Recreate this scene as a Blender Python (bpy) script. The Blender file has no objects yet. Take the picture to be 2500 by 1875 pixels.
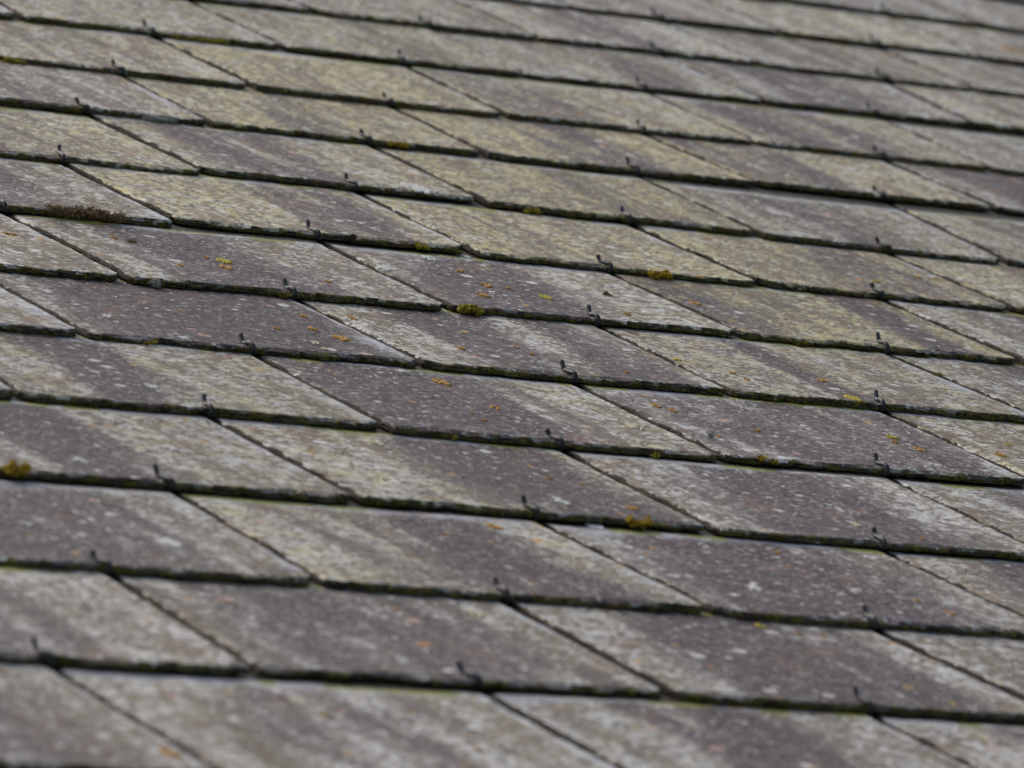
import bpy, math, random
import numpy as np
from mathutils import Matrix, Vector

# ------------------------------------------------------------------ camera, sky, sun, exposure
W = 0.22                       # slate pitch across the roof, metres
ROW = 0.8107776704 * W         # gauge (exposed height of a course)
PITCH = math.radians(25)
ROOF = Matrix.Translation((0, 0, 4.0)) @ Matrix.Rotation(PITCH, 4, 'X')
CAM_R = ((0.8651068379778837, -0.46236891334040087, 0.19443545679771954),
         (0.07706895528303687, -0.2605064548484264, -0.962391169489902),
         (0.4956314507931293, 0.8475561190605475, -0.1897316263201103))
CAM_T = (-0.15081436979419668, -0.37960869357728155, 18.51403771504428)
F_PX = 6203.0513626339

scn = bpy.context.scene
col = scn.collection
Rm = Matrix(CAM_R)
cpos = -(Rm.transposed() @ Vector(CAM_T)) * W
cam_data = bpy.data.cameras.new("camera")
cam = bpy.data.objects.new("camera", cam_data)
col.objects.link(cam)
rot = Matrix((Rm[0], -Vector(Rm[1]), -Vector(Rm[2]))).transposed().to_4x4()
cam.matrix_world = ROOF @ Matrix.Translation(cpos) @ rot
cam_data.sensor_width = 36.0
cam_data.lens = F_PX / 1024 * 36.0
cam_data.clip_start = 0.05
cam_data.clip_end = 500
cam_data.dof.use_dof = True
cam_data.dof.focus_distance = 17.35 * W
cam_data.dof.aperture_fstop = 16.0
cam_data.dof.aperture_blades = 9
scn.camera = cam

SUN_EL, SUN_AZ = math.radians(52), math.radians(-25)
world = bpy.data.worlds.new("World")
scn.world = world
world.use_nodes = True
wn = world.node_tree
for n_ in list(wn.nodes):
    wn.nodes.remove(n_)
sky = wn.nodes.new('ShaderNodeTexSky')
sky.sky_type = 'NISHITA'
sky.sun_disc = False
sky.sun_elevation = SUN_EL
sky.sun_rotation = SUN_AZ
sky.air_density = 1.0
sky.dust_density = 6.0
sky.ozone_density = .6
bg = wn.nodes.new('ShaderNodeBackground')
bg.inputs['Strength'].default_value = 0.135
wo = wn.nodes.new('ShaderNodeOutputWorld')
wn.links.new(sky.outputs[0], bg.inputs[0])
wn.links.new(bg.outputs[0], wo.inputs[0])

sd = bpy.data.lights.new("sun", 'SUN')
sd.energy = 1.1
sd.angle = math.radians(35)
sd.color = (1.0, 0.97, 0.93)
sun = bpy.data.objects.new("sun", sd)
col.objects.link(sun)
sdir = Vector((math.sin(SUN_AZ) * math.cos(SUN_EL), math.cos(SUN_AZ) * math.cos(SUN_EL), math.sin(SUN_EL)))
sun.rotation_euler = sdir.to_track_quat('Z', 'Y').to_euler()
sun.location = (0, 0, 20)

scn.view_settings.view_transform = 'Standard'
scn.view_settings.look = 'None'
scn.view_settings.gamma = 1.0
scn.view_settings.exposure = 0.27
scn.view_settings.use_curve_mapping = False
scn.cycles.max_bounces = 6
scn.cycles.use_denoising = True
scn.cycles.denoiser = 'OPENIMAGEDENOISE'
scn.cycles.denoising_input_passes = 'RGB_ALBEDO_NORMAL'
scn.cycles.denoising_prefilter = 'ACCURATE'

# ------------------------------------------------------------------ helpers
random.seed(11)
rng = np.random.default_rng(7)


class Noise:
    """smooth value noise in one or two dimensions"""
    def __init__(self, seed):
        self.t = np.random.default_rng(seed).random((256, 256))

    def n2(self, x, y):
        xi, yi = np.floor(x).astype(int), np.floor(y).astype(int)
        fx, fy = x - xi, y - yi
        fx, fy = fx * fx * (3 - 2 * fx), fy * fy * (3 - 2 * fy)
        t = self.t
        a, b = t[xi % 256, yi % 256], t[(xi + 1) % 256, yi % 256]
        c, d = t[xi % 256, (yi + 1) % 256], t[(xi + 1) % 256, (yi + 1) % 256]
        return (a * (1 - fx) + b * fx) * (1 - fy) + (c * (1 - fx) + d * fx) * fy

    def fbm(self, x, y, o=3):
        s, a, w = 0, 1.0, 0
        for _ in range(o):
            s = s + a * self.n2(x, y)
            w += a
            a *= .5
            x, y = x * 2.03 + 17.3, y * 2.03 + 9.1
        return s / w


NZ = Noise(3)
CURVE = 0.10833627055068532 * 0.01 * W      # the slope sags very slightly: h = CURVE * (row - 6)^2


def sag(row):
    return CURVE * (row - 6) ** 2


def sstep(a, b, x):
    t = np.clip((x - a) / (b - a), 0, 1)
    return t * t * (3 - 2 * t)


def make_mesh(name, verts, faces, mats, smooth=True, midx=None):
    me = bpy.data.meshes.new(name)
    me.from_pydata([tuple(v) for v in verts], [], faces)
    for m in mats:
        me.materials.append(m)
    if midx is not None:
        me.polygons.foreach_set('material_index', midx)
    if smooth:
        me.polygons.foreach_set('use_smooth', [True] * len(me.polygons))
    me.update()
    return me


def attr(me, name, vals):
    a = me.attributes.new(name, 'FLOAT', 'POINT')
    a.data.foreach_set('value', np.asarray(vals, dtype=np.float32))


class NT:
    def __init__(self, name):
        self.m = bpy.data.materials.new(name)
        self.m.use_nodes = True
        self.t = self.m.node_tree
        self.b = self.t.nodes['Principled BSDF']

    def n(self, typ, **kw):
        o = self.t.nodes.new(typ)
        for k, v in kw.items():
            setattr(o, k, v)
        return o

    def put(self, s, v):
        if isinstance(v, (int, float)):
            s.default_value = v
        elif isinstance(v, tuple):
            s.default_value = v + (1,) if (len(v) == 3 and s.type == 'RGBA') else v
        else:
            self.t.links.new(v, s)

    def math(self, op, a, b=0.0, c=0.0, clamp=False):
        o = self.n('ShaderNodeMath', operation=op, use_clamp=clamp)
        self.put(o.inputs[0], a)
        self.put(o.inputs[1], b)
        self.put(o.inputs[2], c)
        return o.outputs[0]

    def step(self, x, a, b):
        o = self.n('ShaderNodeMapRange', interpolation_type='SMOOTHSTEP')
        self.put(o.inputs['Value'], x)
        self.put(o.inputs['From Min'], a)
        self.put(o.inputs['From Max'], b)
        return o.outputs['Result']

    def mix(self, f, a, b, mode='MIX'):
        o = self.n('ShaderNodeMix', data_type='RGBA', blend_type=mode)
        self.put(o.inputs['Factor'], f)
        self.put(o.inputs['A'], a) if False else self.put(o.inputs[6], a)
        self.put(o.inputs[7], b)
        return o.outputs[2]

    def noise(self, vec, scale, detail=3.0, rough=.55, dist=0.0, color=False):
        o = self.n('ShaderNodeTexNoise')
        self.put(o.inputs['Vector'], vec)
        o.inputs['Scale'].default_value = scale
        o.inputs['Detail'].default_value = detail
        o.inputs['Roughness'].default_value = rough
        o.inputs['Distortion'].default_value = dist
        return o.outputs['Color' if color else 'Fac']

    def vor(self, vec, scale, rand=1.0):
        o = self.n('ShaderNodeTexVoronoi')
        self.put(o.inputs['Vector'], vec)
        o.inputs['Scale'].default_value = scale
        o.inputs['Randomness'].default_value = rand
        return o.outputs['Distance'], o.outputs['Color']

    def at(self, name, typ='GEOMETRY'):
        return self.n('ShaderNodeAttribute', attribute_name=name, attribute_type=typ).outputs['Fac']

    def vmath(self, op, a, b):
        o = self.n('ShaderNodeVectorMath', operation=op)
        self.put(o.inputs[0], a)
        self.put(o.inputs[1], b)
        return o.outputs[0]

    def bump(self, h, strength, dist, normal=None):
        o = self.n('ShaderNodeBump')
        o.inputs['Strength'].default_value = strength
        o.inputs['Distance'].default_value = dist
        self.put(o.inputs['Height'], h)
        if normal is not None:
            self.put(o.inputs['Normal'], normal)
        return o.outputs[0]


def slate_coords(T):
    tc = T.n('ShaderNodeTexCoord').outputs['Object']
    rnd = T.n('ShaderNodeObjectInfo').outputs['Random']
    off = T.n('ShaderNodeCombineXYZ')
    T.put(off.inputs[0], T.math('MULTIPLY', rnd, 37.0))
    T.put(off.inputs[1], T.math('MULTIPLY', rnd, 91.0))
    T.put(off.inputs[2], T.math('MULTIPLY', rnd, 13.0))
    return T.vmath('ADD', tc, off.outputs[0])


def scaled(T, p, sx, sy, sz=1.0):
    return T.vmath('MULTIPLY', p, (sx, sy, sz))


def mat_slate():
    T = NT('weathered slate')
    p = slate_coords(T)
    streak = T.noise(scaled(T, p, 48, 8), 1.0, 3, .5, .4)
    streak2 = T.noise(T.vmath('ADD', scaled(T, p, 150, 45), (5.0, 3.0, 1.0)), 1.0, 3, .55, .2)
    mott = T.noise(p, 38, 5, .65, .4)
    q = scaled(T, p, .92, 1.0)
    mid = T.noise(q, 75, 3, .6, .5)
    fine = T.noise(q, 190, 2.5, .55, .2)
    vfine = T.noise(T.vmath('ADD', q, (3.0, 8.0, 2.0)), 310, 2, .55)
    c0 = lambda n_, k: T.math('MULTIPLY', T.math('SUBTRACT', n_, .5), k)
    tot = lambda *q: q[0] if len(q) == 1 else T.math('ADD', q[0], tot(*q[1:]))
    # where the purple stone still shows through the crust
    x = tot(T.math('MULTIPLY', T.at('purple'), 1.1), c0(streak, 1.25), c0(streak2, .35), c0(mott, .8), c0(mid, .8), c0(fine, 1.35))
    pmask = T.step(x, .18, .84)
    stone = T.mix(T.step(mid, .38, .62), (.037, .0265, .029), (.074, .055, .055))
    stone = T.mix(T.math('MULTIPLY', T.step(fine, .54, .66), .8), stone, (.20, .178, .160))
    stone = T.mix(T.math('MULTIPLY', T.step(vfine, .60, .70), .8), stone, (.33, .315, .295))
    stone = T.mix(T.math('MULTIPLY', T.step(streak2, .52, .68), .4), stone, (.045, .034, .038))
    hue = T.math('FRACT', T.math('MULTIPLY', T.n('ShaderNodeObjectInfo').outputs['Random'], 7.31))
    stone = T.mix(T.math('MULTIPLY', hue, .30), stone, T.mix(fine, (.042, .038, .034), (.090, .080, .066)))
    # crust of pale grey, beige and olive lichen
    ol = T.math('ADD', T.at('olive', 'OBJECT'), tot(c0(mott, 1.8), c0(mid, 1.2)))
    crust = T.mix(T.step(ol, .15, 1.0), (.352, .352, .318), (.36, .325, .140))
    crust = T.mix(T.math('MULTIPLY', T.step(T.noise(q, 140, 3, .6, .3), .47, .60), .75), crust, T.mix(T.step(ol, .2, 1.0), (.54, .55, .55), (.51, .488, .32)))
    spk = T.noise(T.vmath('ADD', q, (7.0, 2.0, 5.0)), 235, 2, .55, .5)
    spk2 = T.noise(T.vmath('ADD', q, (1.0, 9.0, 4.0)), 95, 3, .6, .6)
    dark = tot(T.math('MULTIPLY', spk, .6), T.math('MULTIPLY', spk2, .4), c0(streak, .12))
    crust = T.mix(T.math('MULTIPLY', T.step(dark, .465, .55), .92), crust, T.mix(T.step(mid, .4, .6), (.072, .060, .048), (.120, .092, .045)))
    crust = T.mix(T.math('MULTIPLY', T.step(vfine, .56, .66), .6), crust, (.54, .53, .49))
    brown = T.math('MULTIPLY', T.step(x, .0, .32), T.math('SUBTRACT', 1.0, T.step(x, .38, .75)))
    crust = T.mix(T.math('MULTIPLY', brown, T.step(T.math('ADD', streak, c0(fine, .8)), .40, .60)), crust, T.mix(T.step(mid, .4, .6), (.115, .096, .060), (.20, .172, .112)))
    c = T.mix(pmask, crust, stone)
    # bare, rain-washed stone beside joints and under courses, sky sheen painted in its colour
    cl = T.step(tot(T.at('clean_sheen'), c0(mott, 1.0), c0(fine, .8)), .35, .85)
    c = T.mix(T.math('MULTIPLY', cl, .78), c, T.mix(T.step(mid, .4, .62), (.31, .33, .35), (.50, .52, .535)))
    # rusty stain
    c = T.mix(T.math('MULTIPLY', T.step(T.noise(p, 30, 4, .65, .6), .55, .68), .45), c, (.165, .105, .066))
    # white lichen flecks, three sizes, with ragged outlines
    wob = T.noise(p, 330, 3, .7, color=True)
    pw = T.vmath('ADD', p, T.vmath('MULTIPLY', T.vmath('SUBTRACT', wob, (.5, .5, .5)), (.009, .009, .009)))
    for sc_, thr, rad, colr, am in ((62, .80, .30, (.54, .55, .53), .85), (140, .70, .34, (.52, .525, .50), .9), (320, .72, .45, (.52, .51, .46), .8)):
        d, cc = T.vor(pw, sc_)
        sp = T.n('ShaderNodeSeparateColor')
        T.put(sp.inputs[0], cc)
        on = T.math('GREATER_THAN', sp.outputs[0], thr)
        r = T.math('MULTIPLY', sp.outputs[1], rad)
        m = T.math('MULTIPLY', on, T.step(T.math('SUBTRACT', r, d), -.02, .06))
        c = T.mix(T.math('MULTIPLY', m, am), c, colr)
    # small orange crusts
    for sc_, thr, rad, colr in ((52, .93, .2, (.50, .23, .035)), (110, .94, .34, (.46, .27, .05)), (60, .95, .28, (.42, .28, .21))):
        d, cc = T.vor(T.vmath('ADD', pw, (3.1, 7.7, sc_ * .1)), sc_)
        sp = T.n('ShaderNodeSeparateColor')
        T.put(sp.inputs[0], cc)
        m = T.math('MULTIPLY', T.math('GREATER_THAN', sp.outputs[0], thr), T.step(T.math('SUBTRACT', T.math('MULTIPLY', sp.outputs[1], rad), d), -.03, .06))
        c = T.mix(T.math('MULTIPLY', m, .85), c, colr)
    # green algae at the foot of the course above, dirt in the covered part
    alg = T.step(T.math('ADD', T.at('algae'), c0(fine, .9)), .45, .8)
    c = T.mix(T.math('MULTIPLY', alg, .9), c, T.mix(mid, (.12, .14, .018), (.30, .31, .03)))
    grime = T.step(T.math('ADD', T.at('grime'), c0(mid, 1.0)), .35, .7)
    c = T.mix(grime, c, T.mix(T.step(fine, .4, .6), (.020, .019, .014), (.050, .043, .026)))
    tone = T.at('tone', 'OBJECT')
    tc_ = T.n('ShaderNodeCombineColor')
    for i_ in range(3):
        T.put(tc_.inputs[i_], tone)
    c = T.mix(1.0, c, tc_.outputs[0], 'MULTIPLY')
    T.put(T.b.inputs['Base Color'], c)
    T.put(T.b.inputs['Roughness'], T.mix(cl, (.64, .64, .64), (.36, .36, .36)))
    T.put(T.b.inputs['Specular IOR Level'], T.math('ADD', .22, T.math('MULTIPLY', cl, .3)))
    flake = T.step(T.noise(scaled(T, p, 1.0, .6), 17, 5, .6, .4), .535, .545)
    h = tot(T.math('MULTIPLY', flake, .9), T.math('MULTIPLY', fine, .6), T.math('MULTIPLY', T.noise(scaled(T, p, 120, 105), 1.0, 4, .65), .8), T.math('MULTIPLY', mid, .6))
    n1 = T.bump(h, .8, .0010)
    T.put(T.b.inputs['Normal'], T.bump(vfine, .4, .0004, n1))
    return T.m


def mat_edge():
    T = NT('split slate edge')
    p = slate_coords(T)
    lay = T.noise(scaled(T, p, 70, 70, 800), 1.0, 5, .7, .3)
    blot = T.noise(p, 100, 5, .7, .4)
    fine = T.noise(p, 380, 4, .75)
    c = T.mix(T.step(lay, .42, .60), (.018, .017, .013), (.120, .103, .078))
    c = T.mix(T.math('MULTIPLY', T.step(fine, .54, .66), .7), c, (.23, .20, .15))
    ms = T.step(T.math('ADD', blot, T.math('MULTIPLY', T.math('SUBTRACT', fine, .5), .7)), .47, .57)
    c = T.mix(T.math('MULTIPLY', ms, .85), c, T.mix(T.step(fine, .42, .60), (.020, .024, .004), (.165, .155, .020)))
    d, cc = T.vor(p, 170)
    sp = T.n('ShaderNodeSeparateColor')
    T.put(sp.inputs[0], cc)
    m = T.math('MULTIPLY', T.math('GREATER_THAN', sp.outputs[0], .93), T.step(T.math('SUBTRACT', T.math('MULTIPLY', sp.outputs[1], .35), d), -.03, .08))
    c = T.mix(m, c, (.36, .36, .31))
    T.put(T.b.inputs['Base Color'], c)
    T.b.inputs['Roughness'].default_value = .85
    T.b.inputs['Specular IOR Level'].default_value = .25
    n1 = T.bump(lay, .8, .0012)
    T.put(T.b.inputs['Normal'], T.bump(fine, .6, .0008, n1))
    return T.m


def mat_simple(name, c1, c2, scale, rough=.9, metal=0.0, bump=.5):
    T = NT(name)
    tc = T.n('ShaderNodeTexCoord').outputs['Object']
    a = T.noise(tc, scale, 3, .65, .2)
    T.put(T.b.inputs['Base Color'], T.mix(T.step(a, .33, .67), c1, c2))
    T.b.inputs['Roughness'].default_value = rough
    T.b.inputs['Metallic'].default_value = metal
    T.b.inputs['Specular IOR Level'].default_value = .3
    T.put(T.b.inputs['Normal'], T.bump(a, bump, .0006))
    return T.m


M_TOP, M_EDGE = mat_slate(), mat_edge()
M_JOINT = mat_simple('joint dirt', (.008, .0075, .006), (.046, .037, .024), 260, .95)
M_HOOK = mat_simple('oxidised wire', (.009, .012, .015), (.036, .046, .055), 380, .5, .08, .25)
M_DECK = mat_simple('old roof boards', (.035, .028, .02), (.08, .06, .042), 40)
MOSS = {'y': mat_simple('yellow green moss', (.11, .105, .012), (.40, .33, .03), 420),
        'g': mat_simple('golden moss', (.17, .11, .010), (.52, .36, .025), 420),
        'd': mat_simple('dull green moss', (.05, .055, .010), (.19, .17, .03), 420),
        'k': mat_simple('dark moss', (.010, .012, .004), (.045, .05, .012), 420),
        'b': mat_simple('olive brown moss', (.06, .05, .010), (.21, .16, .025), 420),
        'n': mat_simple('dry brown moss', (.10, .068, .034), (.44, .32, .19), 500),
        'w': mat_simple('white bushy lichen', (.24, .26, .23), (.55, .57, .53), 500)}
LICH = {'o': mat_simple('orange lichen', (.22, .12, .035), (.44, .255, .06), 900),
        'y': mat_simple('mustard lichen', (.22, .19, .03), (.42, .36, .05), 900),
        'p': mat_simple('pinkish lichen', (.28, .18, .13), (.42, .30, .24), 900),
        'c': mat_simple('cream lichen', (.36, .34, .22), (.55, .52, .38), 900),
        'w': mat_simple('grey white lichen', (.40, .41, .39), (.56, .57, .55), 900)}

# ------------------------------------------------------------------ the lattice of hooks and joints (offsets in pitches / rows)
HOOK = {0: {0: (-.02, .001), 1: (.003, .042), 2: (-.013, .024)}, 1: {0: (-.021, -.006), 1: (-.016, -.01), 2: (-.033, -.034)},
        2: {0: (.024, .026), 1: (.012, .012), 2: (-.012, -.037)}, 3: {0: (.017, .033), 1: (.018, -.004), 2: (.016, -.002)},
        4: {0: (.011, -.004), 1: (.008, .012), 2: (.003, -.005)}, 5: {0: (.015, -.053), 1: (.019, -.011), 2: (.012, -.015)},
        6: {-1: (-.018, -.035), 0: (.023, .03), 1: (0, -.029), 2: (-.017, -.037)},
        7: {-1: (.032, -.018), 0: (.058, .039), 1: (.025, -.031), 2: (-.019, -.092)},
        8: {-1: (.004, .043), 0: (.026, .042), 1: (.029, .022), 2: (.035, .06)},
        9: {-1: (-.031, -.03), 0: (-.024, -.054), 1: (-.01, -.023), 2: (-.004, -.012)},
        10: {-1: (-.043, -.023), 0: (-.047, -.008), 1: (-.02, .035), 2: (.007, .08)},
        11: {0: (-.014, -.003), 1: (.008, .04), 2: (.029, .049)}, 12: {1: (-.064, -.023), 2: (-.021, .023)}}
END = {0: {.5: -.044, 1.5: -.022}, 1: {.5: .01, 1.5: .034, 2.5: .006}, 2: {.5: .023, 1.5: 0}, 3: {-.5: -.012, .5: .006, 1.5: .004, 2.5: -.005},
       4: {-.5: .017, .5: .031, 1.5: -.003, 2.5: .042}, 5: {-.5: -.007, .5: .026, 1.5: .011, 2.5: -.008}, 6: {-.5: .04, .5: .045, 1.5: .04, 2.5: -.027},
       7: {-.5: .024, .5: .011, 1.5: .001, 2.5: -.064}, 8: {-.5: -.058, .5: -.049, 1.5: .011}, 9: {-.5: -.05, .5: -.074, 1.5: -.044, 2.5: -.05},
       10: {-1.5: -.053, -.5: -.024, .5: -.04, 1.5: .002, 2.5: -.06}, 11: {-.5: .0, .5: -.04, 1.5: -.05, 2.5: -.05}}


def hk(n, k):
    """(u, row) of hook k on line n, in pitches and rows"""
    d = HOOK.get(n, {})
    if k in d:
        du, dv = d[k]
    else:
        r = random.Random(n * 131 + k)
        if d:
            kk = min(d, key=lambda q: abs(q - k))
            du, dv = d[kk][0] + r.uniform(-.012, .012), d[kk][1] + r.uniform(-.015, .015)
        else:
            du, dv = r.uniform(-.02, .02), r.uniform(-.02, .02)
    return k + n / 2 + du, n + dv


def je(n, j):
    d = END.get(n, {})
    r = random.Random(n * 77 + int(j * 2))
    return j + n / 2 + (d[j] if j in d else r.uniform(-.02, .02))


def pos(u, row, h=0.0):
    return Vector(((u - 3.5) * W, (row - 6) * ROW, h + sag(row)))


def edge_row(n, k, u):
    """row coordinate of the bottom edge of slate (n,k) at u"""
    uh, rh = hk(n, k)
    sl = (hk(n, k + 1)[1] - hk(n, k - 1)[1]) / 2
    sl = max(-.03, min(.03, sl))
    return rh + sl * (u - uh)


def project(P):
    c = Rm @ (P / W) + Vector(CAM_T)
    return 512 + F_PX * c.x / c.z, 384 + F_PX * c.y / c.z


THICK, STEP_H, GAP = .0045, .0049, .0060


def slate_face(n, k):
    """corner points of the exposed face on the roof plane: bl, br, tr, tl"""
    a, b = je(n, k - .5), je(n, k + .5)
    return [pos(a, edge_row(n, k, a), STEP_H), pos(b, edge_row(n, k, b), STEP_H), pos(*hk(n + 1, k)), pos(*hk(n + 1, k - 1))]


def clip_area(poly, x0=0, y0=0, x1=1024, y1=768):
    def clip(pl, f, inter):
        out = []
        for i in range(len(pl)):
            a, b = pl[i - 1], pl[i]
            if f(b):
                if not f(a):
                    out.append(inter(a, b))
                out.append(b)
            elif f(a):
                out.append(inter(a, b))
        return out
    for ax, val, sg in ((0, x0, 1), (0, x1, -1), (1, y0, 1), (1, y1, -1)):
        if not poly:
            return 0
        poly = clip(poly, lambda q: sg * (q[ax] - val) >= 0,
                    lambda a, b: tuple(a[i] + (b[i] - a[i]) * (val - a[ax]) / (b[ax] - a[ax]) for i in (0, 1)))
    return abs(sum(poly[i - 1][0] * poly[i][1] - poly[i][0] * poly[i - 1][1] for i in range(len(poly)))) / 2 if len(poly) > 2 else 0


# ------------------------------------------------------------------ what each slate looks like: olive tint, purple bands (centre, half width, strength), words
LOOK = {
    (-1, 0): (.15, [(.35, .5, .55)], 'dull grey-brown blurred'), (-1, 1): (.0, [(.55, .25, .45)], 'pale grey slightly brown-streaked'),
    (-1, 2): (.0, [(.52, .15, .95), (.8, .1, .25)], 'pale slate with broad brown-purple stripe,'), (-1, 3): (.0, [(.45, .2, .5)], 'pale grey blurred corner'),
    (0, 0): (.1, [(.1, .5, .9)], 'dark purple-left pale-right'), (0, 1): (.3, [(.45, .42, .62)], 'mottled brown-beige'),
    (0, 2): (.1, [(.52, .24, .95), (.78, .15, .7)], 'pale-left purple-centred'), (0, 3): (.0, [(.6, .3, .6)], 'pale grey purple-tinged'),
    (1, 0): (.2, [(.35, .52, .82)], 'purple-grey pale-edged'), (1, 1): (.45, [(.66, .2, 1.0), (.35, .12, .35)], 'beige slate with purple right-hand stripe,'),
    (1, 2): (.1, [(.45, .42, .98)], 'dark purple pale-left-edged'), (1, 3): (.1, [(.6, .35, .85)], 'grey-topped purple'),
    (2, 0): (.45, [(.42, .2, .9), (.1, .1, .4)], 'beige slate with central purple stripe,'), (2, 1): (.5, [(.72, .26, 1.0)], 'half olive-beige half purple'),
    (2, 2): (.2, [(.55, .38, .85)], 'mottled purple-grey pale-topped'), (2, 3): (.1, [(.6, .35, .8)], 'purple-grey right-edge'),
    (3, 0): (.5, [(.42, .14, 1.0), (.08, .1, .3)], 'beige slate with narrow purple stripe,'), (3, 1): (.4, [(.36, .36, 1.05)], 'dark purple slate with beige right third,'),
    (3, 2): (.3, [(.4, .5, .62), (.85, .15, .6)], 'brown-flecked purple-grey'), (3, 3): (.5, [(.75, .2, .4)], 'pale olive-grey right-edge'),
    (4, -1): (.2, [], 'pale grey left-edge'), (4, 0): (.3, [(.6, .46, 1.0)], 'darkest purple'), (4, 1): (.35, [(.42, .18, .8), (.82, .18, .6)], 'grey-beige slate with purple-brown streaks,'),
    (4, 2): (.55, [(.42, .07, .85)], 'pale olive slate with thin purple streak,'), (4, 3): (.45, [(.55, .25, .85)], 'olive and purple right-edge'),
    (5, -1): (.4, [(.5, .4, .4)], 'beige brown-mottled left-edge'), (5, 0): (.4, [(.42, .3, .82)], 'purple-grey slate with pale ends,'), (5, 1): (.4, [(.38, .3, .85)], 'purple-centred pale-edged'),
    (5, 2): (.95, [(.12, .18, .55), (.85, .1, .7)], 'yellow-olive slate with purple corners,'), (5, 3): (.4, [(.6, .3, .7)], 'grey slate purple at right,'),
    (6, -1): (.4, [(.4, .45, .75)], 'purple-brown left-edge'), (6, 0): (.75, [(.75, .2, .8)], 'olive slate with purple right third,'), (6, 1): (.85, [(.35, .1, .4)], 'pale yellow-olive'),
    (6, 2): (.9, [(.7, .25, .65)], 'olive purple-streaked'), (6, 3): (.7, [(.6, .2, .3)], 'olive-beige right-edge'),
    (7, -1): (.7, [(.35, .3, .7)], 'half purple half olive'), (7, 0): (.6, [(.4, .3, .75)], 'purple-mottled pale'), (7, 1): (1.0, [(.7, .1, .4)], 'bright yellow-olive'),
    (7, 2): (.5, [(.45, .25, .7)], 'grey slate with purple middle,'), (7, 3): (.5, [(.5, .2, .4)], 'pale grey-olive'),
    (8, -1): (.4, [(.5, .4, .5)], 'grey-purple'), (8, 0): (.85, [(.42, .15, .5)], 'olive slightly purple-streaked'), (8, 1): (.95, [(.55, .2, .8)], 'olive slate with purple centre,'),
    (8, 2): (.7, [(.12, .1, .8), (.42, .12, .7)], 'olive slate with two purple streaks,'), (8, 3): (.3, [(.55, .35, .95)], 'dark purple-grey'),
    (9, -1): (.6, [(.5, .3, .4)], 'grey-olive'), (9, 0): (.9, [], 'evenly pale olive'), (9, 1): (.7, [(.3, .25, .65)], 'mottled purple-olive'),
    (9, 2): (.6, [(.25, .18, .85), (.6, .15, .6)], 'purple-striped grey'), (9, 3): (.4, [(.6, .2, .4)], 'pale grey'),
    (10, -1): (.75, [], 'pale olive-grey'), (10, 0): (.8, [(.6, .2, .25)], 'soft grey-olive'), (10, 1): (.7, [(.62, .15, .6)], 'olive slate with dim purple streak,'),
    (10, 2): (.5, [(.42, .3, .85)], 'purple-centred blurred'), (10, 3): (.7, [(.5, .2, .35)], 'blurred olive'),
    (11, 0): (.7, [], 'blurred pale olive'), (11, 1): (.6, [(.58, .2, .75)], 'blurred purple-streaked'), (11, 2): (.6, [(.45, .25, .35)], 'blurred olive-grey'),
    (11, 3): (.6, [(.6, .2, .5)], 'blurred grey-brown'), (12, 1): (.5, [(.5, .3, .5)], 'blurred purplish grey'), (12, 2): (.75, [], 'blurred olive-beige'),
    (12, 3): (.5, [(.6, .3, .5)], 'blurred grey-olive'), (13, 2): (.4, [(.4, .3, .4)], 'blurred grey'),
}
ORD = ['', 'first', 'second', 'third', 'fourth', 'fifth', 'sixth', 'seventh', 'eighth', 'ninth', 'tenth', 'eleventh', 'twelfth', 'thirteenth',
       'fourteenth', 'fifteenth', 'sixteenth', 'seventeenth', 'eighteenth']

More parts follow.
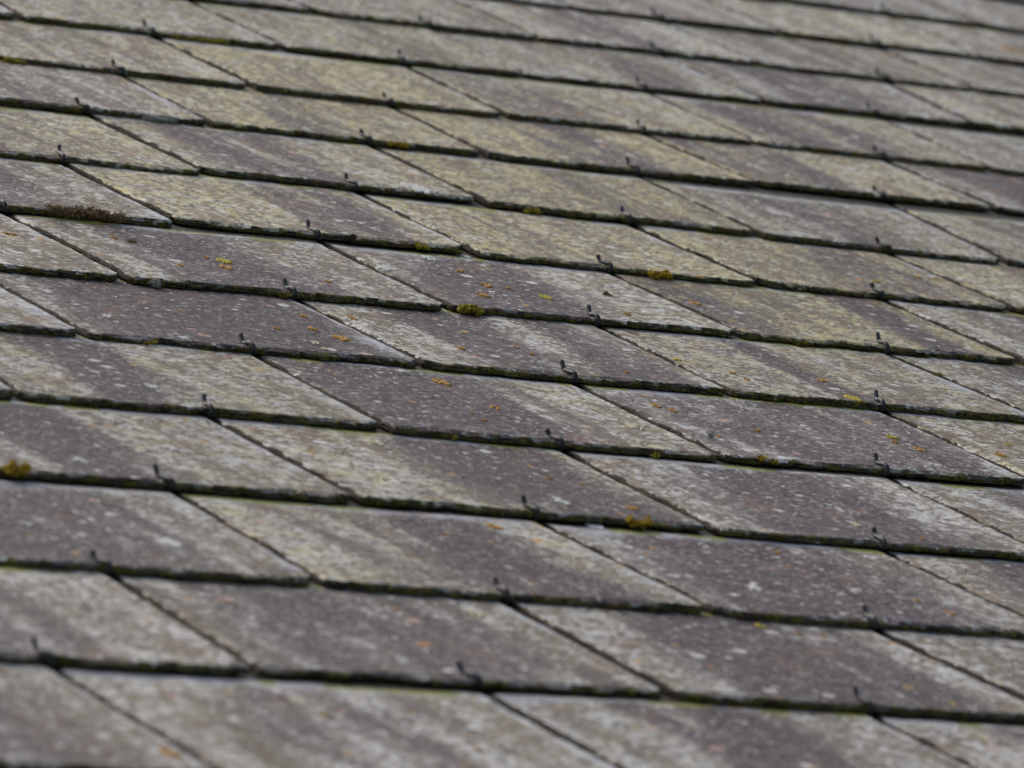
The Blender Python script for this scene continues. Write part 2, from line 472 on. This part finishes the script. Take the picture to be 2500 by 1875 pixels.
# ------------------------------------------------------------------ lichen crusts grown onto slates: u, row, width mm, kind
LICHEN = '''2.470,5.401,11.6,y 2.426,5.281,10.3,o 2.264,5.237,6.3,o 2.431,5.443,5.2,o 2.355,4.403,7.7,o 2.390,4.281,11.0,o 2.227,4.364,4.4,o 2.420,4.637,5.0,o 2.718,5.190,4.6,o 3.346,5.445,9.5,o 3.245,5.241,9.4,o 3.490,5.317,10.1,y 3.414,5.434,4.2,o 3.359,5.689,6.6,o 2.505,3.815,11.4,o 2.592,4.689,7.9,o 2.780,4.311,6.1,o 3.001,4.429,4.5,p 3.005,4.317,4.5,o 2.515,3.453,6.9,o 2.377,3.213,3.7,o 2.383,3.307,3.2,o 3.678,5.127,5.3,o 3.235,4.157,3.9,o 3.551,4.478,6.3,y 3.143,3.745,7.2,o 3.170,3.683,6.6,o 2.268,2.516,4.6,o 2.350,2.483,3.1,o 2.353,2.175,7.0,o 1.910,2.859,11.2,c 2.895,3.343,12.4,c 3.967,4.338,6.4,o 3.660,4.223,4.6,o 3.660,4.311,5.7,o 3.806,3.542,7.2,y 3.772,3.453,4.4,o 3.806,3.363,6.6,o 3.330,3.460,5.5,o 3.133,3.310,6.5,o 4.091,3.394,7.3,o 4.214,3.579,4.5,y 5.086,6.228,5.8,y 5.339,6.409,5.2,o 5.415,6.420,5.2,o 4.083,5.497,7.9,o 3.927,4.047,12.0,y 1.831,1.871,8.8,o 1.631,1.720,3.4,o 1.329,0.821,8.2,c 0.469,-0.206,10.0,c 0.474,-0.335,5.0,o -0.066,-0.829,10.3,o 0.681,0.767,7.1,p 0.722,-0.598,5.4,o 0.712,-0.242,4.6,o 2.603,1.813,4.5,o 3.146,2.054,3.6,o 2.738,1.267,4.4,o 2.763,1.132,6.3,o 2.260,0.836,4.2,o 2.195,0.830,3.3,o 2.123,0.905,7.1,y 3.016,2.186,6.2,c 2.290,1.299,9.6,w 0.757,1.325,13.7,w 0.543,1.347,5.5,w 0.440,1.444,6.4,w 1.452,3.310,8.7,w 1.696,4.314,7.0,w 0.857,2.220,8.6,w 1.200,2.497,8.4,w 8.796,12.358,20.9,o 3.804,7.104,25.5,w 3.345,5.891,10.9,w 3.519,6.003,7.9,w 1.645,3.741,5.3,w 3.067,5.596,11.8,w 2.171,1.994,12.4,w 2.151,2.170,9.0,w 1.841,5.551,4.6,o 1.858,5.539,4.0,o 2.212,5.648,5.2,o 2.263,4.163,6.6,c 2.252,4.068,4.9,c'''
LICHEN = [(float(a), float(b), float(c), d) for a, b, c, d in (q.split(',') for q in LICHEN.split())]


# ------------------------------------------------------------------ one slate
def slate_mesh(n, k, lo):
    """mesh in roof axes with its origin at the middle of the bottom edge"""
    r = random.Random(n * 1009 + k * 31 + 5)
    seed = r.uniform(0, 200)
    uh, rh = hk(n, k)
    o = pos(uh, rh)
    a, b = je(n, k - .5), je(n, k + .5)
    ra, rb = edge_row(n, k, a), edge_row(n, k, b)
    (ta, rta), (tb, rtb) = hk(n + 1, k - 1), hk(n + 1, k)
    # resolution
    nu, nv = (34, 12) if lo else (150, 44)
    near = np.array([0, .35, .8, 1.4, 2.2, 3.5]) / 215.0
    s = np.concatenate([near, np.linspace(.022, .978, nu), 1 - near[::-1]])
    nearv = np.array([0, .35, .8, 1.4, 2.2, 3.2, 4.6]) / 178.0
    tv = np.concatenate([nearv, np.linspace(.034, 1.06, nv), np.array([1.25, 1.6, 2.0, 2.16])])   # in rows above the edge
    Sg, Tg = np.meshgrid(s, tv, indexing='ij')
    gl, gr = GAP / 2 / W * r.uniform(.7, 1.3), GAP / 2 / W * r.uniform(.7, 1.3)
    ul = a + (ta - a) * Tg + gl + (NZ.fbm(Tg * 14 + seed, Tg * 0 + 3.3, 3) - .5) * .012 * .9
    ur = b + (tb - b) * Tg - gr + (NZ.fbm(Tg * 14 + seed, Tg * 0 + 8.3, 3) - .5) * .012 * .9
    U = ul + (ur - ul) * Sg
    base = ra + (rb - ra) * s
    jag = (NZ.fbm(s * 22 + seed, s * 0 + 1.7, 4) - .5) * .026
    chip = (sstep(.68, .76, NZ.n2(s * 17 + seed, s * 0 + 5.5)) * .012 + sstep(.72, .78, NZ.n2(s * 41 + seed, s * 0 + 1.5)) * .012) * r.uniform(.3, 1.3)
    cor = .030 * r.choice((.3, .5, .7, .9, 1.9)) * np.exp(-s * W / .0045) + .030 * r.choice((.3, .5, .7, .9, 1.7)) * np.exp(-(1 - s) * W / .0045)
    foot = base + jag + chip + cor
    V = foot[:, None] * np.exp(-Tg * 26) + base[:, None] * (1 - np.exp(-Tg * 26)) + Tg
    dl = Sg * W * 1000
    dr = (1 - Sg) * W * 1000
    db = Tg * ROW * 1000
    bw = .5 + 1.9 * NZ.fbm(U * 30 + seed, V * 22, 2)
    lift = r.uniform(-.0002, .0005)
    tilt = r.uniform(-.0008, .0008)
    H = STEP_H * (1 - Tg) + lift + tilt * (Sg - .5)
    H += (NZ.fbm(U * 5 + seed, V * 3.5, 3) - .5) * .0009 + (NZ.fbm(U * 60 + seed, V * 24, 3) - .5) * .00035
    for d, amt, wd in ((dl, .0011, 1.3), (dr, .0004, .6), (db, .0010, 1.0)):
        H -= np.clip(1 - d / (bw * wd), 0, 1) ** 1.5 * amt * (.35 + 1.2 * NZ.n2(U * 40 + seed + amt * 999, V * 30))
    # thin flakes split off near the bottom edge: small terraces
    fl = NZ.fbm(U * 9 + seed * 1.7, V * 0 + 2.2, 3)
    terr = sstep(.0, .4, fl * 12 - 5.0 - db) * .0009 + sstep(.0, .4, NZ.fbm(V * 14 + seed, U * 0 + 6.1, 3) * 10 - 3.6 - dl) * .0010
    H -= terr
    nS, nT = Sg.shape
    P = np.stack([(U - 3.5) * W - o.x, (V - 6) * ROW - o.y, H + CURVE * (V - 6) ** 2 - o.z], -1)
    top = P.reshape(-1, 3)
    verts = [top]
    idx = np.arange(nS * nT).reshape(nS, nT)
    q = np.stack([idx[:-1, :-1], idx[1:, :-1], idx[1:, 1:], idx[:-1, 1:]], -1).reshape(-1, 4)
    faces = [tuple(map(int, f)) for f in q]
    # the dressed left edge and chipped bits of the bottom edge show split stone
    rag = NZ.fbm(U * 34 + seed, V * 26 + 7, 3)
    jd = (dl < .8 + 2.6 * rag) | (dr < 1.2 * rag)
    split = jd | (db < 2.6 * (rag - .36) / .3)
    split_f = (split[:-1, :-1] & split[1:, :-1]).reshape(-1) & (Tg[:-1, :-1].reshape(-1) < 1.02)
    midx = [(2 if j_ else 1) if i else 0 for i, j_ in zip(split_f, jd[:-1, :-1].reshape(-1))]
    # side walls: closed loop round the outline, counter-clockwise from above
    loop = list(idx[:, 0]) + list(idx[-1, 1:]) + list(idx[-2::-1, -1]) + list(idx[0, -2:0:-1])
    nl = len(loop)
    Lp = top[loop]
    nxt, prv = np.roll(Lp, -1, 0), np.roll(Lp, 1, 0)
    tg = nxt - prv
    out = np.stack([tg[:, 1], -tg[:, 0], np.zeros(nl)], -1)
    out /= np.linalg.norm(out, axis=1)[:, None] + 1e-9
    # snap to the side's own outward direction so corners stay clean
    arc = np.cumsum(np.linalg.norm(nxt - Lp, axis=1)) * 1000
    off = nS * nT
    verts.append(Lp.copy())
    prev = np.arange(off, off + nl)
    off += nl
    nlay = 6
    th = THICK * r.uniform(.8, 1.06)
    bottom_h = STEP_H * (1 - (Lp[:, 1] + (o.y / ROW + 6 - rh) * 0) / ROW) - th
    zb = Lp[:, 2]
    surf_h = (STEP_H * (1 - np.clip((Lp[:, 1]) / ROW, -.1, 3)) + CURVE * ((Lp[:, 1] + o.y) / ROW) ** 2 - o.z) - th
    for L_ in range(1, nlay + 1):
        f = L_ / nlay
        z = zb + (surf_h - zb) * f
        jit = (NZ.fbm(arc * .16 + seed + L_ * 5.1, arc * 0 + L_ * 9.7, 4) - .46) * .0034
        if L_ == nlay:
            jit = jit * .3 - .0004
        vv = Lp + out * jit[:, None]
        vv[:, 2] = z + (0 if L_ == nlay else 1) * (NZ.n2(arc * .2 + seed, arc * 0 + L_) - .5) * .0007
        verts.append(vv)
        cur = np.arange(off, off + nl)
        off += nl
        for i in range(nl):
            j = (i + 1) % nl
            faces.append((int(prev[j]), int(prev[i]), int(cur[i]), int(cur[j])))
            midx.append(1 if i < nS - 1 else 2)
        prev = cur
    faces.append(tuple(int(i) for i in prev[::-1]))
    midx.append(1)
    V_all = np.concatenate(verts)
    me = make_mesh('roof_slate', V_all, faces, [M_TOP, M_EDGE, M_JOINT], True, midx)
    # stains
    bands = LOOK.get((n, k), (.4, [(r.random(), r.uniform(.15, .35), r.uniform(.3, .9))], ''))[1]
    wobx = (NZ.fbm(Tg * 1.6 + seed, Sg * 4 + 4, 2) - .5) * .20
    pur = np.zeros_like(Sg)
    for c, w, st in bands:
        drift = r.uniform(-.10, .02)
        d = np.abs(Sg - c - drift * (1 - Tg) + wobx)
        pur = np.maximum(pur, st * (1 - sstep(w * .25, w * 1.6, d)))
    pur = pur * (.92 if n < 6 else .78) + (.10 if n < 6 else .06)
    kl, kr = r.uniform(.4, 1), r.uniform(.35, 1)
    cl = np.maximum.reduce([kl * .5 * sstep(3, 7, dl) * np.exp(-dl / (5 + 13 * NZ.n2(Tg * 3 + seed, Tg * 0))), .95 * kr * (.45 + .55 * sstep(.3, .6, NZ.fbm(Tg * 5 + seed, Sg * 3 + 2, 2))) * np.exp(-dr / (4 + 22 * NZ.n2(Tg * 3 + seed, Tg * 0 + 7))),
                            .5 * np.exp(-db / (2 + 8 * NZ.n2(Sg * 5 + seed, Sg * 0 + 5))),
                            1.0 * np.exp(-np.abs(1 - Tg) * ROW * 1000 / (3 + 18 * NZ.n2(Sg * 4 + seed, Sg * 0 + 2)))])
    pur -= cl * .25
    nal = NZ.fbm(Sg * 7 + seed, Sg * 0 + 11, 2)
    mid = np.exp(-((Sg - .5) / .16) ** 2)
    foot_d = np.abs(Tg - .995) * ROW * 1000
    alg = np.exp(-(foot_d / (4 + 7 * NZ.n2(Sg * 9 + seed, Sg * 0 + 4))) ** 2) * np.clip(1.3 * sstep(.34, .54, nal * .75 + mid * .26 * r.uniform(.3, 1.2)), 0, 1)
    gr_ = sstep(1.0, 1.02, Tg + 0 * Sg)
    pad = lambda x, fill: np.concatenate([x.reshape(-1), np.full(len(V_all) - nS * nT, fill)])
    attr(me, 'purple', pad(pur, .5))
    attr(me, 'clean_sheen', pad(cl, 0))  # mask of the bare strips that carry the painted sky sheen
    attr(me, 'algae', pad(alg, 0))
    attr(me, 'grime', pad(gr_, 1))
    return me, o


LNAME = {'o': 'orange_lichen_patch', 'y': 'mustard_lichen_patch', 'p': 'pink_lichen_patch', 'c': 'cream_lichen_patch', 'w': 'white_lichen_patch'}


def lichen_patch(u, row, wmm, kind, slate, o, n):
    """a crust of a few ragged lobes, half a millimetre thick"""
    r = random.Random(int(u * 1000) + int(row * 777))
    verts, faces = [], []
    R0 = wmm / 2000.0 * .78
    nl = int(7 + wmm * 1.6)
    for i in range(nl):
        ang, rad = r.uniform(0, 6.283), R0 * .85 * math.sqrt(r.random())
        cx, cy = (rad * math.cos(ang), rad * math.sin(ang) * 1.9)
        br = min(R0 * r.uniform(.14, .42), .0022)
        m = 14
        b0 = len(verts)
        ph = r.uniform(0, 99)
        for ring, (fr, hh) in enumerate(((1.0, -.0004), (.95, .0004), (.6, .0008))):
            for j in range(m):
                a_ = j * 6.283185 / m
                rr = br * fr * (.62 + .7 * float(NZ.n2(np.array([math.cos(a_) * 1.6 + ph]), np.array([math.sin(a_) * 1.6 + ph]))[0]))
                verts.append((cx + rr * math.cos(a_), cy + rr * math.sin(a_) * 1.6, hh + r.uniform(-.0001, .0001) * (ring > 0)))
        verts.append((cx, cy, .0008))
        for ring in range(2):
            for j in range(m):
                j2 = (j + 1) % m
                faces.append((b0 + ring * m + j, b0 + ring * m + j2, b0 + (ring + 1) * m + j2, b0 + (ring + 1) * m + j))
        for j in range(m):
            faces.append((b0 + 2 * m + j, b0 + 2 * m + (j + 1) % m, b0 + 3 * m))
    me = make_mesh('lichen_patch', verts, faces, [LICH[kind]])
    ob = bpy.data.objects.new(LNAME[kind], me)
    col.objects.link(ob)
    ob.parent = slate
    t = row - n
    p = pos(u, row, STEP_H * (1 - t)) - o
    # seat it on the slate's real surface
    best, bz = 1e9, p.z
    co = np.empty(len(slate.data.vertices) * 3, dtype=np.float32)
    slate.data.vertices.foreach_get('co', co)
    co = co.reshape(-1, 3)
    dd = (co[:, 0] - p.x) ** 2 + (co[:, 1] - p.y) ** 2
    near = np.argsort(dd)[:4]
    p.z = float(co[near, 2].max())
    ob.location = p
    ob.rotation_euler = (math.atan(-STEP_H / ROW), 0, 0)
    ob['label'] = {'o': 'orange lichen crust', 'y': 'mustard yellow lichen crust', 'p': 'pinkish lichen crust', 'c': 'cream lichen crust', 'w': 'white lichen crust'}[kind]
    return ob


# ------------------------------------------------------------------ setting: the boarded slope under the slates
bm_v, bm_f = [], []
rows = np.linspace(-4, 19, 24)
for rw in rows:
    for u in (-6, 16):
        for dz in (-.030, -.055):
            bm_v.append(pos(u, rw, dz))
for i in range(len(rows) - 1):
    b0 = i * 4
    bm_f += [(b0, b0 + 2, b0 + 6, b0 + 4), (b0 + 1, b0 + 5, b0 + 7, b0 + 3), (b0, b0 + 4, b0 + 5, b0 + 1), (b0 + 2, b0 + 3, b0 + 7, b0 + 6)]
bm_f += [(0, 1, 3, 2), tuple(len(bm_v) - 4 + i for i in (0, 2, 3, 1))]
deck = bpy.data.objects.new('roof_deck', make_mesh('roof_deck', bm_v, bm_f, [M_DECK], False))
deck.matrix_world = ROOF
deck['kind'] = 'structure'
col.objects.link(deck)

gnd = bpy.data.objects.new('ground', make_mesh('ground', [(-400, -400, 0), (400, -400, 0), (400, 400, 0), (-400, 400, 0)], [(0, 1, 2, 3)],
                           [mat_simple('garden ground', (.13, .15, .07), (.22, .21, .13), 3)], False))
gnd['kind'] = 'structure'
col.objects.link(gnd)

# ------------------------------------------------------------------ slates
built, seen_rows = {}, {}
MARGIN = 14
for n in range(-3, 18):
    for k in range(-9, 10):
        poly = [project(p) for p in slate_face(n, k)]
        ain = clip_area(poly)
        if clip_area(poly, -MARGIN, -MARGIN * .6, 1024 + MARGIN, 768 + MARGIN * .6) < 150:
            continue
        built[(n, k)] = ain
        if ain > 40:
            seen_rows.setdefault(n, []).append(k)
first_row = min(seen_rows)
slates = {}
for (n, k), ain in sorted(built.items()):
    me, o = slate_mesh(n, k, ain < 40)
    ob = bpy.data.objects.new('roof_slate', me)
    ob.matrix_world = ROOF @ Matrix.Translation(o)
    ob['category'] = 'roof slate'
    ob['group'] = 'slates covering the roof slope'
    olive, _, words = LOOK.get((n, k), (.4, [], 'weathered grey'))
    ob['olive'] = float(olive - (.2 if n >= 10 else 0))
    ob['tone'] = random.Random(n * 41 + k * 17).uniform(.88, 1.1)
    noun = words + ' ' if words.endswith(',') else words + ' slate, '
    if words.endswith(',') and 'slate' not in words:
        noun = words[:-1] + ' slate, '
    ks = seen_rows.get(n, [])
    if k in ks:
        i = ks.index(k)
        place = 'leftmost' if i == 0 else ('rightmost' if i == len(ks) - 1 else ORD[i + 1] + ' from left')
        ob['label'] = f"{noun}{place} in {ORD[n - first_row + 1]} row from bottom"
    else:
        q = [project(p_) for p_ in slate_face(n, k)]
        qx, qy = sum(a_ for a_, _ in q) / 4, sum(b_ for _, b_ in q) / 4
        side = 'left' if qx < 0 else 'right' if qx > 1024 else 'top' if qy < 0 else 'bottom'
        ob['label'] = f"sliver of grey slate at the very {side} border of {ORD[max(1, min(17, n - first_row + 1))]} row"
    col.objects.link(ob)
    slates[(n, k)] = (ob, o)

for (u, row, wmm, kind) in LICHEN:
    n = math.floor(row)
    for nn in (n, n - 1, n + 1):
        k = round(u - nn / 2)
        if (nn, k) in slates and edge_row(nn, k, u) + .02 < row < hk(nn + 1, k)[1] - .0 + .05:
            lichen_patch(u, row, wmm, kind, slates[(nn, k)][0], slates[(nn, k)][1], nn)
            break
    else:
        print('no slate for lichen', u, row)


# ------------------------------------------------------------------ wire hooks
def tube(path, rad, m=12):
    """swept round wire with capped, slightly rounded ends"""
    pts = [Vector(p) for p in path]
    # smooth with Catmull-Rom
    sm = []
    for i in range(len(pts) - 1):
        p0, p1, p2, p3 = pts[max(i - 1, 0)], pts[i], pts[i + 1], pts[min(i + 2, len(pts) - 1)]
        for j in range(5):
            t = j / 5
            sm.append(.5 * ((2 * p1) + (p2 - p0) * t + (2 * p0 - 5 * p1 + 4 * p2 - p3) * t * t + (3 * p1 - p0 - 3 * p2 + p3) * t ** 3))
    sm.append(pts[-1])
    d = (sm[-1] - sm[-2]).normalized()
    radii = [rad] * len(sm)
    sm.append(sm[-1] + d * rad * .3)
    radii.append(rad * .8)
    verts, faces = [], []
    side = Vector((1, 0, 0))
    for i, p in enumerate(sm):
        tg = (sm[min(i + 1, len(sm) - 1)] - sm[max(i - 1, 0)]).normalized()
        side = (side - tg * side.dot(tg)).normalized()
        up = tg.cross(side)
        for j in range(m):
            a_ = j * 6.283185 / m
            verts.append(p + (side * math.cos(a_) + up * math.sin(a_)) * radii[i])
    for i in range(len(sm) - 1):
        for j in range(m):
            j2 = (j + 1) % m
            faces.append((i * m + j, i * m + j2, (i + 1) * m + j2, (i + 1) * m + j))
    faces.append(tuple(range(m))[::-1])
    faces.append(tuple((len(sm) - 1) * m + j for j in range(m)))
    return verts, faces


HOOK_NOTE = {(5, 0): 'beside brown moss', (5, 2): 'with bright cut tip', (4, 0): 'with bright cut tip', (5, 1): '', (4, 2): 'near mustard lichen',
             (6, 1): 'left of golden moss', (8, 0): 'left of golden moss'}
hook_meshes = []
for var in range(6):
    r = random.Random(var + 3)
    R_ = .00136
    bend, tip = r.uniform(-.0007, .0009), r.uniform(-.0015, .0012)
    path = [(0, .030, -.0022), (0, .012, -.0016), (0, .002, -.0012), (0, -.0008, .0001), (.0001, -.0023, .0018), (.0002, -.0025, .0037),
            (.0001, -.0017, .0054), (-.0002, .0004, .0063 + bend * .4), (-.0004, .0040, .0062 + bend), (-.0005, .0085, .0056), (-.0006, .0118, .0054),
            (-.0006, .0136, .0064), (-.0008 + tip * .3, .0153 + tip * .4, .0082 + tip * .2), (-.0009 + tip * .5, .0166 + tip, .0097 + tip * .5)]
    path = [(x_, y_ * .82, z_ * .88 + (.0005 if z_ > .003 else 0)) for x_, y_, z_ in path]
    v_, f_ = tube(path, R_)
    hook_meshes.append(make_mesh('slate_hook', v_, f_, [M_HOOK]))
hooks_seen = {}
cand = []
for n in range(first_row, first_row + 17):
    for k in range(-7, 9):
        u, rw = hk(n, k)
        x, y = project(pos(u, rw, .008))
        if -6 < x < 1030 and -4 < y < 772 and (n, k) in slates:
            vis = 2 < x < 1022 and 3 < y < 766
            cand.append((n, k, u, rw, vis))
            if vis:
                hooks_seen.setdefault(n, []).append(k)
for (n, k, u, rw, vis) in cand:
    r = random.Random(n * 53 + k * 7)
    ob = bpy.data.objects.new('slate_hook', hook_meshes[r.randrange(6)])
    ob.matrix_world = ROOF @ Matrix.Translation(pos(u, rw, .0004) + Vector((-.0012, 0, 0))) @ Matrix.Rotation(r.uniform(-.24, .24), 4, 'Z') @ Matrix.Rotation(r.uniform(-.08, .05), 4, 'X') @ Matrix.Rotation(r.uniform(-.15, .15), 4, 'Y')
    ob['category'] = 'slate hook'
    ob['group'] = 'wire hooks holding the slates'
    ks = hooks_seen.get(n, [])
    note = HOOK_NOTE.get((n, k), '')
    note = ' ' + note if note else ''
    if k in ks:
        i = ks.index(k)
        place = ('only one' if len(ks) == 1 else 'leftmost' if i == 0 else 'rightmost' if i == len(ks) - 1 else ORD[i + 1] + ' from left')
        ob['label'] = f"dark wire hook{note}, {place} of {ORD[n - first_row + 1]} row from bottom"
    else:
        ob['label'] = f"dark wire hook cut by the border in {ORD[n - first_row + 1]} row from bottom"
    col.objects.link(ob)

# ------------------------------------------------------------------ moss cushions and lichen tufts on the slate edges: u, row, width mm, height mm, kind, words
MOSSES = [
    (3.087, 4.984, 17.3, 9.3, 'y', 'lumpy yellow-green moss cushion with dark middle on central slate edge'),
    (4.172, 5.987, 19.2, 8.7, 'g', 'bright golden moss cushion right of a hook, near picture centre-right'),
    (4.121, 7.998, 16.6, 5.3, 'g', 'flat golden moss patch right of a blurred hook, upper middle'),
    (4.164, 6.922, 12.8, 5.8, 'y', 'small yellow-green moss lump left of a hook in upper middle'),
    (4.297, 6.887, 9.6, 3.2, 'd', 'thin dull green moss streak beside yellow lump, upper middle'),
    (4.175, 9.934, 31.8, 6.4, 'y', 'long green moss strip right of hook near top left'),
    (3.065, 8.915, 20.0, 7.3, 'y', 'yellow-green moss lump at far left edge near the top'),
    (4.072, 9.981, 21.2, 3.5, 'y', 'thin blurred moss film just above the long moss strip, top left'),
    (3.122, 6.014, 10.5, 6.6, 'k', 'blackish moss ball on slate edge right of a hook, left of centre'),
    (3.372, 5.994, 10.6, 6.7, 'y', 'hanging yellow-green moss tuft on edge right of blackish moss ball'),
    (2.477, 4.988, 9.9, 6.3, 'b', 'olive-brown moss lump tucked beside wire hook'),
    (1.701, 3.983, 7.5, 4.3, 'y', 'small yellow moss dab on edge of darkest purple slate'),
    (2.287, 2.024, 15.0, 7.0, 'g', 'golden-brown moss cushion on lower-middle slate edge'),
    (0.614, 2.078, 14.2, 9.4, 'g', 'gold-brown moss cushion cut by left picture border'),
    (2.790, 2.947, 4.7, 4.7, 'y', 'tiny bright yellow-green moss tuft hanging below an edge'),
    (3.116, 3.056, 5.9, 5.4, 'g', 'tiny golden moss tuft, left one of a close pair'),
    (3.157, 3.013, 5.3, 4.3, 'y', 'tiny yellow-green moss tuft, right one of a close pair'),
    (4.205, 4.960, 10.4, 5.4, 'd', 'dull green moss lump low on edge left of right-hand hook'),
    (2.070, 4.963, 6.2, 6.2, 'w', 'grey-white lichen tuft at left end of slate edge'),
    (2.228, 6.045, 54.0, 8.5, 'n', 'large shaggy dry brown moss mat at upper left edge'),
    (3.250, 7.984, 27.6, 7.1, 'w', 'frothy white lichen mat hanging over edge, upper left'),
    (7.433, 9.978, 22.9, 7.6, 'k', 'dark green moss strip at upper right joint'),
    (3.772, 5.490, 6.6, 4.2, 'd', 'little green moss dab in joint below the golden cushion'),
    (2.251, 5.612, 6.4, 2.9, 'n', 'small brown moss crumb lying on purple slate face'),
    (3.488, 5.969, 9.1, 4.2, 'd', 'thin dull moss dab right of hanging yellow-green tuft'),
    (2.196, 2.886, 3.1, 3.6, 'y', 'tiny yellow-green sprout hanging under purple slate edge'),
    (3.099, 3.281, 3.8, 4.3, 'w', 'tiny grey lichen sprig on lower right end of slate edge'),
    (4.518, 4.647, 6.5, 3.0, 'y', 'small olive moss dab on joint near right border'),
]


def moss_mesh(wmm, hmm, kind, seed):
    r = np.random.default_rng(seed)
    w, h, d = wmm / 2000, hmm / 2000, min(wmm, hmm * 1.1) / 2000
    verts, faces = [], []
    shag = kind in 'nw'
    nb = int(np.clip(wmm * hmm * 1.3, 26, 420))
    nspk = int(np.clip(wmm * hmm * (9 if shag else 5), 120, 2600))
    ico_v, ico_f = ICO
    cents = []
    nlob = max(3, int(wmm / 3))
    lob = [(-.85 + 1.7 * (j + .5) / nlob + r.uniform(-.12, .12), r.uniform(-.4, .4), r.uniform(.25, 1.15)) for j in range(nlob) if j % 4 != 2 or nlob < 6]
    for i in range(nb):
        lx, lz, ls = lob[r.integers(len(lob))]
        q = r.normal(size=3)
        q = q / np.linalg.norm(q) * r.random() ** .4
        c = np.array([w * np.clip(lx + q[0] * .35, -1, 1), d * q[1] * .8, h * np.clip(lz + q[2] * .65 * ls, -1, 1)])
        cents.append(c)
        if shag and i % 3:
            continue
        s_ = min(min(w, h) * r.uniform(.12, .30), .0012) * (.7 if shag else 1.0)
        b0 = len(verts)
        v = ico_v * s_ * r.uniform(.75, 1.25, size=ico_v.shape)
        verts += [tuple(x) for x in (v + c)]
        faces += [tuple(int(b0 + j) for j in f) for f in ico_f]
    cents = np.array(cents)
    for i in range(nspk):
        c = cents[r.integers(len(cents))]
        dr = r.normal(size=3) + np.array([0, -.5, .35])
        dr /= np.linalg.norm(dr)
        L_ = r.uniform(.0012, .0030) * (1.15 if shag else .62)
        st = c + dr * min(w, h) * .12
        tip = st + dr * L_ + r.normal(size=3) * .0005
        sd_ = np.cross(dr, r.normal(size=3))
        sd_ /= np.linalg.norm(sd_) + 1e-9
        wd = r.uniform(.00016, .00034)
        up = np.cross(sd_, dr)
        b0 = len(verts)
        verts += [tuple(st + sd_ * wd), tuple(st - sd_ * wd * .5 + up * wd * .8), tuple(st - sd_ * wd * .5 - up * wd * .8), tuple(tip)]
        faces += [(b0, b0 + 1, b0 + 3), (b0 + 1, b0 + 2, b0 + 3), (b0 + 2, b0, b0 + 3)]
    return make_mesh('moss', verts, faces, [MOSS[kind]], False)


def icosphere():
    import bmesh
    bm = bmesh.new()
    bmesh.ops.create_icosphere(bm, subdivisions=2, radius=1.0)
    bm.verts.ensure_lookup_table()
    v = np.array([x.co[:] for x in bm.verts])
    f = [[x.index for x in fc.verts] for fc in bm.faces]
    bm.free()
    return v, f


ICO = icosphere()
for i, (u, row, wmm, hmm, kind, label) in enumerate(MOSSES):
    n = round(row)
    on_face = abs(row - n) > .2
    name = 'lichen_tuft' if kind == 'w' else 'moss_clump'
    if on_face:
        nn = math.floor(row)
        p = pos(u, row, STEP_H * (1 - (row - nn)) + hmm * .0002)
    else:
        k = round(u - n / 2)
        er = edge_row(n, k, u)
        p = pos(u, er, 0)
        p.y -= .0022
        p.z += min(max(.0034 + (row - n) * ROW * .25, .0022), .0065)
    ob = bpy.data.objects.new(name, moss_mesh(wmm, hmm, kind, 100 + i))
    ob.matrix_world = ROOF @ Matrix.Translation(p)
    ob['label'] = label
    ob['category'] = 'lichen' if kind == 'w' else 'moss'
    ob['group'] = 'moss and lichen tufts on the slates'
    col.objects.link(ob)
